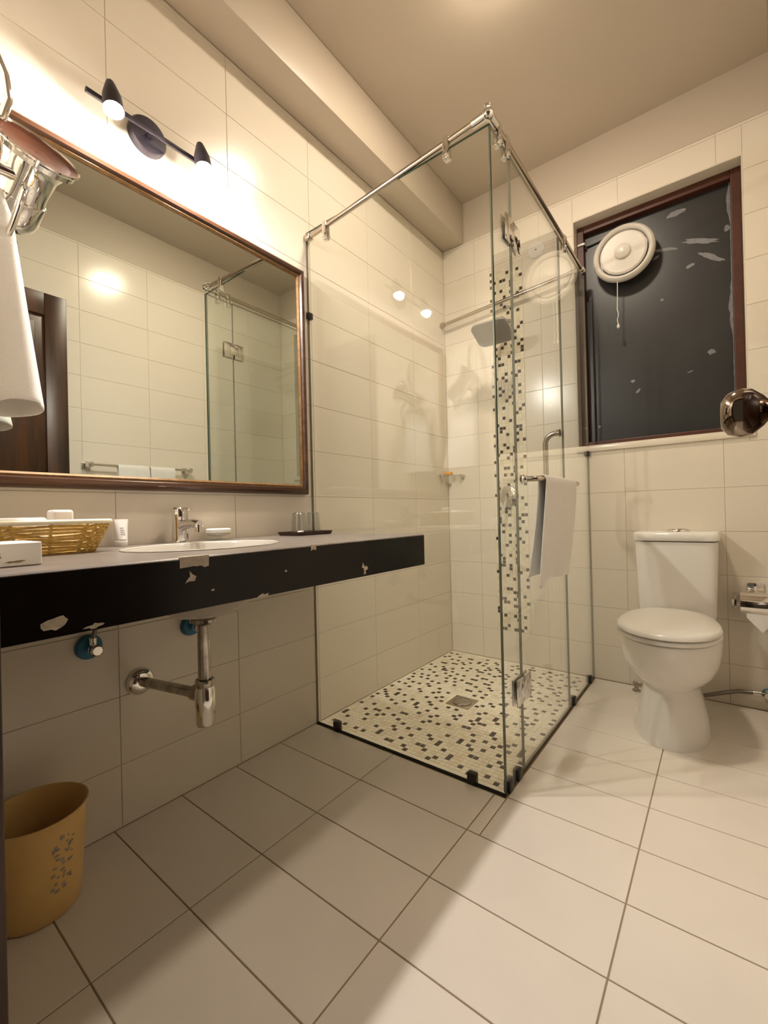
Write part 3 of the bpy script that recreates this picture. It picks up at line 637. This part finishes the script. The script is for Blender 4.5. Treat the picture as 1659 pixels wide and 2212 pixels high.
# wicker basket
bk = thing('wicker_basket', (.13, .155, CT), 'golden woven wicker basket with a pale rim at the counter end', 'basket')
KC = (.135, .155)
def brect(t, extra=0.0, n=72):
    """rounded-rectangle loop at height fraction t, flaring outward"""
    hx, hy = .070 + .022*t + extra, .100 + .028*t + extra; pts = []
    for k in range(n):
        a = 2*PI*k/n; c, s = math.cos(a), math.sin(a); e = 0.35
        pts.append((KC[0] + hx*math.copysign(abs(c)**e, c), KC[1] + hy*math.copysign(abs(s)**e, s)))
    return pts
NB = 96
for rI in range(9):
    t = (rI + .5)/9.5; z = CT + .005 + .066*t; pts = []
    for k, (x, y) in enumerate(brect(t, 0, NB)):
        a = 2*PI*k/NB; o = .0022*math.cos(PI*(k//3 + rI)) if True else 0
        d = Vector((x - KC[0], y - KC[1], 0)).normalized(); pts.append((x + d.x*o, y + d.y*o, z + .0012*math.sin(k*1.1 + rI)))
    obj('strand', B().tube(pts, .0034, 6, closed=True), 'wicker', bk, 60)
for k in range(0, NB, 3):
    p0 = brect(0, -.0005, NB)[k]; p1 = brect(1, -.0005, NB)[k]; obj('stake', B().tube([(p0[0], p0[1], CT + .002), (p1[0], p1[1], CT + .072)], .0030, 6), 'wicker', bk, 60)
obj('rim', B().tube([(x, y, CT + .0745) for x, y in brect(1.05, .001, 72)], .0055, 8, closed=True), 'rim_white', bk, 60)
obj('bottom', B().poly([(x, y, CT + .0008) for x, y in brect(0, 0, 48)], (0, 0, .004)), 'wicker', bk)
tag(obj('folded_napkins', B().rbox(.075, .185, .06, .16, CT + .0055, CT + .086, .008, 3), 'paper', None, 50, (.13, .11, CT + .0055)), 'stack of white folded paper in the wicker basket', 'paper')
tag(obj('soap_carton', B().rbox(.10, .15, .178, .222, CT + .0055, CT + .104, .007, 3), 'paper', None, 50, (.125, .2, CT + .0055)), 'white toiletry carton standing up in the wicker basket', 'carton')
# tissue box at the counter front
bx = thing('tissue_box', (.40, .03, CT), 'low off-white tissue box near the counter front edge', 'box')
obj('carton', B().rbox(.335, .45, .012, .080, CT + .0008, CT + .041, .0015, 1), 'paper', bx)
for k in range(5): obj('print_mark', B().box(.4499, .4504, .016 + .002*(k % 2), .024 - .001*k, CT + .016 + .0045*k, CT + .019 + .0045*k), 'print_brown', bx)
obj('print_mark', B().poly([(.4504, y, z) for y, z in blob(.042, CT + .009, .012, .0018, .05, 14, 6, .4)], (-.0006, 0, 0)), 'print_brown', bx)

# ------------------------------------------------------------------ waste bin
wb_ = thing('waste_bin', (.122, .142, 0), 'yellowed plastic waste bin with grey printed marks under the counter', 'bin')
BCX, BCY, BH = .122, .142, .228
obj('shell', B().lathe([(.002, .0), (.078, .0), (.083, .004), (.088, .07), (.0925, .14), (.096, .19), (.094, .198), (.100, BH - .004), (.102, BH), (.099, BH), (.091, .195), (.089, .14), (.084, .07), (.079, .006), (.002, .006)], (BCX, BCY, .0008), 'Z', 56), 'bin_plastic', wb_, 50)
rp = random.Random(21); pb = []
for k in range(60):
    a = math.radians(rp.uniform(-4, 26) + 6); h = rp.uniform(.062, .188); rr = .0852 + (.0962 - .0852)*(h - .03)/.16 + .0012
    wdt, hgt = rp.uniform(.002, .009)/rr, rp.uniform(.002, .006)
    q = [(BCX + rr*math.cos(a + wdt*(i - .5)), BCY + rr*math.sin(a + wdt*(i - .5)), h + (hgt if j else 0)) for i, j in ((0,0), (1,0), (1,1), (0,1))]
    pb.append(q)
for q in pb[:44]:
    c = Vector((q[0][0] - BCX, q[0][1] - BCY, 0)).normalized() * -.0012; obj('print_mark', B().poly(q, c), 'bin_print', wb_)

# ------------------------------------------------------------------ toilet
TC = 1.237
to = thing('toilet', (TC, 2.0, 0), 'white ceramic close-coupled toilet with closed lid', 'toilet')
def egg(cx, yf, yb, hw, z, n=48, blunt=0.0, back=0.55):
    """egg outline: rounded front at yf, squarer back at yb"""
    ym = yf + (yb - yf)*0.42; pts = []
    for k in range(n):
        a = 2*PI*k/n; c, s = math.cos(a), math.sin(a)
        if s < 0: y = ym + (ym - yf)*s; x = hw*c
        else:
            e = back; x = hw*math.copysign(abs(c)**e, c) * (1 - .10*s); y = ym + (yb - ym)*abs(s)**.8
        pts.append((cx + x, y, z))
    return pts
TB = TC - .008
rs = [egg(TB, 1.742, 2.22, .127, .0), egg(TB, 1.742, 2.22, .128, .015), egg(TB, 1.752, 2.22, .122, .07), egg(TB, 1.778, 2.22, .107, .13), egg(TB, 1.795, 2.22, .096, .175), egg(TB, 1.798, 2.22, .094, .192),
      egg(TB, 1.786, 2.22, .106, .208), egg(TB, 1.760, 2.23, .130, .226), egg(TB, 1.728, 2.235, .149, .255), egg(TB, 1.698, 2.24, .163, .295), egg(TB, 1.676, 2.25, .170, .345), egg(TB, 1.664, 2.255, .172, .385), egg(TB, 1.665, 2.255, .171, .398), egg(TB, 1.675, 2.25, .162, .402)]
obj('bowl', B().rings(rs), 'ceramic', to, 60)
st = [egg(TB, 1.662, 2.16, .170, .4045, back=.7), egg(TB, 1.655, 2.165, .173, .408, back=.7), egg(TB, 1.655, 2.165, .173, .418, back=.7), egg(TB, 1.662, 2.16, .168, .422, back=.7)]
obj('seat', B().rings(st), 'plastic_white', to, 60)
ld = [egg(TB, 1.660, 2.15, .170, .4245, back=.8), egg(TB, 1.650, 2.155, .174, .430, back=.8), egg(TB, 1.652, 2.155, .173, .440, back=.8), egg(TB, 1.668, 2.15, .164, .449, back=.8), egg(TB, 1.72, 2.12, .115, .453, back=.8), egg(TB, 1.82, 2.04, .04, .4545, back=.8)]
obj('lid', B().rings(ld), 'plastic_white', to, 60)
for s in (-1, 1): obj('hinge_cap', B().rbox(TC + s*.075 - .02, TC + s*.075 + .02, 2.150, 2.176, .402, .436, .006, 3), 'plastic_white', to, 50)
def tank_ring(hw, yf, yb, z, n=40, bow=.018):
    pts = []
    m = n//4
    for k in range(n):
        a = 2*PI*(k+.5)/n; c, s = math.cos(a), math.sin(a); e = .22
        x = hw*math.copysign(abs(c)**e, c); yy = math.copysign(abs(s)**e, s)
        y = (yf + yb)/2 + yy*(yb - yf)/2
        if yy < 0: y -= bow*(1 - (x/hw)**2) * abs(yy)
        pts.append((TC + x, y, z))
    return pts
obj('tank', B().rings([tank_ring(.142, 2.175, 2.348, .405), tank_ring(.146, 2.170, 2.35, .425), tank_ring(.152, 2.166, 2.352, .58), tank_ring(.157, 2.163, 2.352, .742)]), 'ceramic', to, 50)
tl = obj('tank_lid', B().rings([tank_ring(.158, 2.160, 2.353, .746), tank_ring(.163, 2.155, 2.354, .750), tank_ring(.164, 2.154, 2.354, .774), tank_ring(.160, 2.160, 2.352, .784), tank_ring(.145, 2.175, 2.345, .787)]), 'ceramic', to, 50)
obj('flush_button', B().lathe([(.040, .786), (.040, .790), (.034, .797), (.018, .801), (.002, .802)], (TC + .012, 2.235, 0), 'Z', 36, sx=1.15, sy=.8), 'chrome', tl, 50)
obj('floor_bolt', B().lathe([(.016, .001), (.016, .006), (.010, .012), (.002, .014)], (TC - .128, 2.02, 0), 'Z', 16), 'chrome', to, 40)
fs_ = thing('floor_spigot', (1.057, 2.285, 0), 'small chrome pipe stub rising from the floor between toilet and shower glass', 'pipe')
obj('stub', B().lathe([(.018, .0005), (.018, .006), (.010, .010), (.010, .035)], (1.057, 2.285, 0), 'Z', 18), 'worn_chrome', fs_, 40); obj('cap_nut', B().cyl((1.048, 2.285, .042), (1.078, 2.270, .036), .013, n=8), 'worn_chrome', fs_, 40)
# water supply on the right
ws = thing('toilet_supply', (1.53, D, .088), 'grey braided hose and blue-taped wall valve feeding the toilet', 'hose')
obj('braided_hose', B().tube([(1.315, 2.22, .058), (1.345, 2.27, .052), (1.40, 2.315, .060), (1.45, 2.33, .072), (1.50, 2.33, .078), (1.54, 2.325, .080)], .009, 12), 'hose', ws, 60)
obj('hose_nut', B().cyl((1.50, 2.329, .078), (1.528, 2.326, .080), .011, n=10), 'chrome', ws, 40)
obj('blue_tape', B().lathe([(.016, 0), (.018, .006), (.018, .02), (.014, .026)], (1.548, D, .080), '-Y', 18), 'blue_tape', ws, 40)
obj('wall_valve', B().cyl((1.548, D - .02, .080), (1.548, D - .055, .080), .013, n=14).cyl((1.548, D - .04, .05), (1.548, D - .04, .10), .009, n=12), 'chrome', ws, 40)

# ------------------------------------------------------------------ toilet paper holder
tp = thing('paper_holder', (1.52, D, .49), 'chrome toilet paper holder with hooded cover on the wall beside the toilet', 'paper holder')
obj('wall_plate', B().rbox(1.487, 1.547, D - .010, D - .0005, .518, .556, .004), 'chrome', tp, 40)
obj('bracket', B().tube([(1.517, D - .008, .535), (1.517, D - .03, .530), (1.517, D - .045, .515)], .008, 12), 'chrome', tp, 60)
rs = []
for k in range(13):
    a = math.radians(150 - k*13.0); y, z = D - .062 - .056*math.cos(PI - a) if False else D - .060 + .056*math.cos(a), .468 + .056*math.sin(a)
    rs.append((y, z))
cvr = B(); ins_ = [(D - .060 + (y - D + .060)*.96, .468 + (z - .468)*.96) for y, z in rs]
path = [(D - .008, .50)] + [(D - .060 + .056*math.cos(math.radians(60 + k*10)), .468 + .056*math.sin(math.radians(60 + k*10))) for k in range(17)]
cvr.rings([[(x, y, z) for y, z in path] + [(x, D - .060 + (y - D + .060)*.965, .468 + (z - .468)*.965) for y, z in reversed(path)] for x in (1.462, 1.592)])
obj('cover', cvr, 'chrome', tp, 40)
obj('roll_arm', B().cyl((1.446, D - .060, .468), (1.596, D - .060, .468), .006, n=12).cyl((1.446, D - .060, .468), (1.446, D - .003, .495), .006, n=12), 'chrome', tp, 40)
obj('end_cap', B().lathe([(.022, -.012), (.024, -.004), (.020, .004), (.008, .006)], (1.446, D - .060, .468), 'X', 24), 'chrome', tp, 40)
pr_ = thing('paper_roll', (1.53, D - .060, .468), 'white toilet paper roll with folded pointed end inside the chrome holder', 'toilet paper')
obj('roll', B().lathe([(.018, 0), (.046, 0), (.046, .10), (.018, .10)], (1.482, D - .060, .468), 'X', 32, cap0=False, cap1=False), 'paper', pr_, 40)
obj('folded_end', B().poly([(1.482, D - .107, .462), (1.582, D - .107, .462), (1.582, D - .107, .420), (1.532, D - .107, .362), (1.482, D - .107, .420)], (0, .0015, 0)), 'paper', pr_)

# ------------------------------------------------------------------ towel rail on the right wall
rl = thing('towel_rail', (R, 1.146, 1.237), 'chrome towel rail with square brackets on the wall opposite the mirror', 'towel rail')
RZ, RX = 1.237, R - .075
for y in (.837, 1.455):
    br = obj('bracket', B().rbox(R - .008, R - .0005, y - .024, y + .024, RZ - .024, RZ + .024, .003).rbox(RX - .014, R - .008, y - .013, y + .013, RZ - .015, RZ + .015, .003), 'chrome', rl, 40)
obj('bar', B().cyl((RX, .837, RZ), (RX, 1.455, RZ), .008, n=18), 'chrome', rl, 40)
for k, (y0, y1) in enumerate(((.985, 1.175), (1.18, 1.345))):
    cloth('bath_towel', lambda u, v, y0=y0, y1=y1, k=k: drape(u, v, y0, y1, RZ + .0145, RX, .013, .42, .40, 0, .006, .004, seed=k*2.1, sgn=-1), 16, 36, .006,
          ('white folded bath towel on the rail, next to the door side' , 'white folded bath towel on the rail, next to the shower side')[k], 'towel', 'towels on the wall rail', (RX, (y0+y1)/2, RZ))

# ------------------------------------------------------------------ towel ring on the front wall
RX0, RY0, RZ0 = .235, .125, 1.640
rg = thing('towel_ring', (RX0, FY, RZ0), 'chrome towel ring bracket with flared end on the wall beside the doorway', 'towel ring')
obj('wall_rosette', B().lathe([(.045, .0005), (.045, .008), (.034, .018), (.016, .024)], (RX0, FY, RZ0), (0, 1, 0), 32), 'chrome', rg, 40)
obj('post', B().cyl((RX0, FY + .02, RZ0), (RX0, RY0, RZ0), .014, n=20), 'chrome', rg, 40)
bp0, bp1 = Vector((.142, .116, 1.603)), Vector((.270, .134, 1.700)); ax = (bp1 - bp0).normalized()
L_ = (bp1 - bp0).length
obj('barrel', B().lathe([(.006, -.030), (.030, -.026), (.044, -.012), (.048, .004), (.049, .05), (.0485, .052), (.046, .054), (.045, .07), (.050, L_ - .045), (.063, L_ - .018), (.078, L_ - .004), (.0785, L_), (.0745, L_ - .003), (.072, L_ - .019), (.002, L_ - .021)], bp0, tuple(ax), 44), 'chrome', rg, 35)
obj('end_disc', B().lathe([(.0742, L_ - .0035), (.060, L_ - .008), (.03, L_ - .011), (.002, L_ - .012), (.002, L_ - .014), (.074, L_ - .006)], bp0, tuple(ax), 44, cap0=False, cap1=False), 'brown_disc', rg, 60)['label'] = 'brown glossy end disc'
obj('hanger_arm', B().tube([(RX0, FY + .002, 1.700), (RX0, .045, 1.712), (RX0, .082, 1.745), (RX0, .093, 1.79), (RX0, .088, 1.84), (RX0, .070, 1.885), (RX0, .035, 1.915), (RX0, FY + .002, 1.925)], .009, 16), 'chrome', rg, 60)
rc, rr_ = (RX0 - .02, RY0 - .03, RZ0 - .095), .080
obj('ring', B().tube([(rc[0] + rr_*math.cos(2*PI*k/48), rc[1] + .02*math.sin(2*PI*k/48), rc[2] + rr_*math.sin(2*PI*k/48)) for k in range(48)], .006, 12, closed=True), 'chrome', rg, 60)
def ringtowel(u, v):
    a = 2*PI*u - PI/2; t = v
    cx, cy = .205 - .045*t, .066 + .016*t; hx, hy = .070 + .035*t, .022 + .054*t
    z = 1.585 - .432*t - (.045*t*max(0, -math.sin(a)))
    k = 1 + .05*math.sin(3*a + 1.0)*t + .05*math.sin(5*a)*t
    e = .8
    x = cx + hx*k*math.copysign(abs(math.cos(a))**e, math.cos(a)); y = cy + hy*k*math.copysign(abs(math.sin(a))**e, math.sin(a))
    if t < .12: q = t/.12; x = cx + (x - cx)*(.75 + .25*q); y = cy + .008 + (y - cy - .008)*(.25 + .75*q)
    return (x, max(y, .004), z)
cloth('ring_towel', ringtowel, 49, 26, .005, 'white towel hanging in folds from the chrome towel ring beside the doorway', 'towel', None, (.2, .06, 1.58))

# ------------------------------------------------------------------ door and frame
dj = obj('trim_2', B().rbox(DX0 - .02, DX0, -.185, FY + .002, 0.0005, DH + .02, .003).rbox(DX0 - .065, DX0 - .006, FY + .0005, FY + .003, .0005, DH + .06, .001), 'door_wood', smooth=40); tag(dj, 'dark wooden door jamb on the towel ring side of the doorway', kind='structure')
dj2 = obj('trim_3', B().rbox(DX1, DX1 + .02, -.185, FY + .012, 0.0005, DH + .02, .003).rbox(DX1 + .006, DX1 + .065, FY + .0005, FY + .012, .0005, DH + .06, .003), 'door_wood', smooth=40); tag(dj2, 'dark wooden door jamb on the hinge side of the doorway', kind='structure')
dj3 = obj('trim_4', B().rbox(DX0, DX1, -.185, FY + .012, DH, DH + .02, .003).rbox(DX0 - .005, DX1 + .005, FY + .0005, FY + .012, DH + .006, DH + .06, .003), 'door_wood', smooth=40); tag(dj3, 'dark wooden door head over the doorway', kind='structure')
do = thing('door_1', (1.495, .02, 0), 'dark brown panelled wooden door standing open against the right wall', kind='structure')
X0, X1, DY0, DY1, DT = 1.476, 1.514, .015, .692, 2.128
for y0, y1 in ((DY0, DY0 + .10), (DY1 - .10, DY1)): obj('stile', B().rbox(X0, X1, y0, y1, .012, DT, .003), 'door_wood', do, 40)
for z0, z1 in ((.012, .20), (.95, 1.09), (DT - .12, DT)): obj('rail', B().rbox(X0, X1, DY0 + .10, DY1 - .10, z0, z1, .003), 'door_wood', do, 40)
for z0, z1 in ((.20, .95), (1.09, DT - .12)):
    obj('panel', B().rbox(X0 + .012, X1 - .012, DY0 + .10, DY1 - .10, z0, z1, .002).rbox(X0 + .004, X1 - .004, DY0 + .14, DY1 - .14, z0 + .04, z1 - .04, .006), 'door_wood', do, 40)
KY, KZ = .600, 1.024
kn = obj('door_knob', B().lathe([(.004, .0), (.018, .001), (.028, .008), (.0325, .020), (.031, .034), (.020, .046), (.012, .052), (.012, .062)], (1.4095, KY, KZ), 'X', 36), 'knob_metal', do, 60)
obj('knob_rose', B().lathe([(.012, .058), (.030, .060), (.034, .0665)], (1.4095, KY, KZ), 'X', 32), 'knob_metal', kn, 40)
